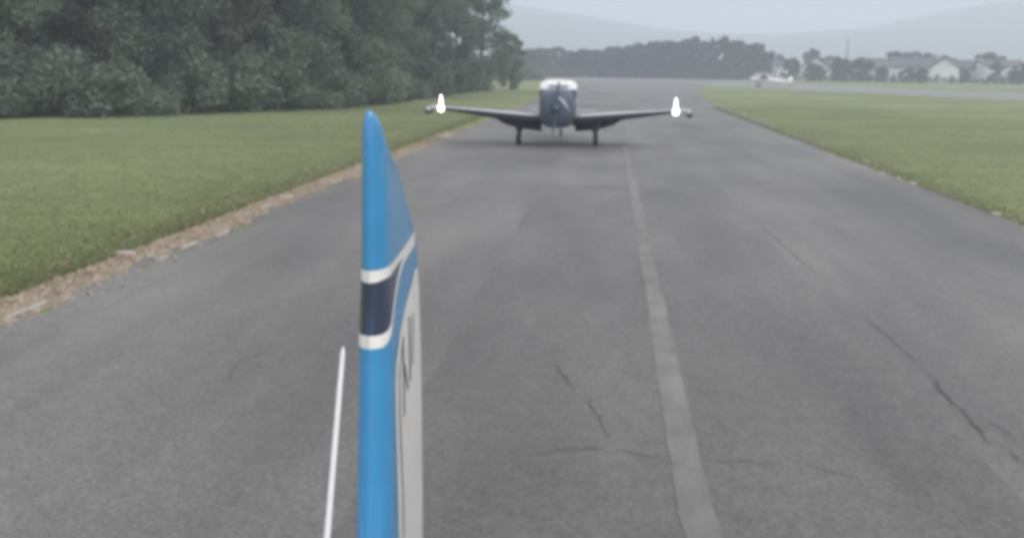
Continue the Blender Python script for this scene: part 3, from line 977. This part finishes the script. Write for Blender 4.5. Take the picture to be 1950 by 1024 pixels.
B0 = [(0, .862), (.03, .862), (.08, .852), (.14, .79), (.22, .735), (.32, .695), (.42, .672), (.9, .665)]
B1 = [(0, .905), (.03, .905), (.08, .888), (.14, .825), (.22, .768), (.32, .722), (.42, .697), (.9, .687)]
wrap('upper_stripe', [(c, lerp(T0, c), lerp(T1, c)) for c in CC], M_fwhite)
wrap('dark_band', [(c, lerp(T1, c) + .001, lerp(B0, c) - .001) for c in CC if c < .42], M_band, e=.0013, nr=10)
wrap('lower_stripe', [(c, lerp(B0, c), lerp(B1, c)) for c in CC], M_fwhite)
BP = [(.79, .74), (.81, .66), (.86, .43), (.92, .28), (1.0, .175), (1.07, .155), (1.2, .17), (1.54, .235), (1.78, .26)]
def panel(name, m, lo, hi, d0, d1, e, nd=60, nc=12, sides=(1, -1)):
    for sd_ in sides:
        mb_ = MB()
        vs, fs = [], []
        for j in range(nd + 1):
            d = d0 + (d1 - d0) * j / nd
            for i in range(nc + 1):
                c = lo(d) + (hi(d) - lo(d)) * i / nc
                vs.append(fp(c, d, sd_, e))
        for j in range(nd):
            for i in range(nc):
                q = j * (nc + 1) + i
                fs.append((q, q + 1, q + nc + 2, q + nc + 1))
        mb_.add(vs, fs)
        mb_.build(name, m, fin, True)
panel('white_panel', M_fwhite, lambda d: lerp(LE, d) + lerp(BP, d), lambda d: lerp(TE, d) - .004, .79, 2.04, .0015)
SM = [(.96, .34), (1.05, .24), (1.2, .25), (1.54, .34), (1.76, .37)]
panel('rudder_seam', M_seam, lambda d: lerp(LE, d) + lerp(SM, d), lambda d: lerp(LE, d) + lerp(SM, d) + .03, .97, 1.7, .003, nc=2)
# registration letters, strokes laid along the chord: slanted, thick and thin
def glyph(c0, w, d0, d1, strokes):
    for (a0, a1, t0, t1, th) in strokes:
        panel('registration_stroke', M_mark, lambda d, a0=a0, a1=a1, t0=t0, t1=t1, th=th: c0 + w * (a0 + (a1 - a0) * ((d - d0) / (d1 - d0) - t0) / max(1e-6, t1 - t0)) - th / 2,
              lambda d, a0=a0, a1=a1, t0=t0, t1=t1, th=th: c0 + w * (a0 + (a1 - a0) * ((d - d0) / (d1 - d0) - t0) / max(1e-6, t1 - t0)) + th / 2,
              d0 + (d1 - d0) * t0, d0 + (d1 - d0) * t1, .003, nd=10, nc=2)
glyph(.31, .13, .95, 1.25, [(0, .1, 0, 1, .03), (.15, 1, .35, .8, .03)])
glyph(.50, .12, .92, 1.20, [(0, 0, 0, .9, .035), (1, .6, .05, .75, .025)])

# fuselage below the frame, undercarriage, low tailplane and the antenna
def el(y, zc, rx_, rz_): return ell(y - 1.0, zc, rx_, rz_, 28, 2.3)
MB().loft([el(-3.4, .95, .1, .1), el(-3.2, .95, .3, .3), el(-2.4, .98, .42, .42), el(-1, 1.0, .45, .48), el(.5, .9, .42, .42), el(1.8, .68, .3, .26), el(2.6, .55, .2, .2), el(3.3, .42, .13, .18), el(4.2, .36, .04, .12)]).build('fuselage', M_fwhite, own, True)
for s in (-1, 1):
    MB().tube([(s * .3, -2.1, .75), (s * .85, -2.2, .22)], [.05, .04], 8).build('gear_leg', M_fwhite, own, True)
    w_ = MB().wheel((s * .9, -2.2, .2), .2, .13).build('wheel', M_tyre, own, True)
    MB().wheel((s * .9, -2.2, .2), .11, .14, 14).build('rim', M_hub, w_)
    MB().loft([[(s * x, y_, .68 + dz) for y_, dz in ((1.75 + k, 0), (1.95 + k, .025), (2.4, 0), (1.95 + k, -.025))] for x, k in ((.1, 0), (.9, .12), (1.25, .2))]).build('tailplane', M_fwhite, own, True)
MB().tube([(0, 2.9, .62), (0, 3.0, .14)], [.03, .025], 8).build('tail_leg', M_hub, own, True)
MB().wheel((0, 3.0, .12), .12, .08, 16).build('tail_wheel', M_tyre, own, True)
a0, a1 = Vector((-.575 - XF, 1.78 - 1.0, .885)), Vector((-.672 - XF, 2.6 - 1.0, 1.782))
an = MB().tube([a0 + (a1 - a0) * t for t in (0, .3, .6, .9, .985, 1)], [.0095, .0085, .0076, .0067, .006, .003], 12).build('whip_antenna', M_wall[0], own, True)
MB().tube([a0 + Vector((0, 0, -.03)), a0 + (a1 - a0) * .03], [.03, .016], 12).build('antenna_base', M_tyre, an, True)
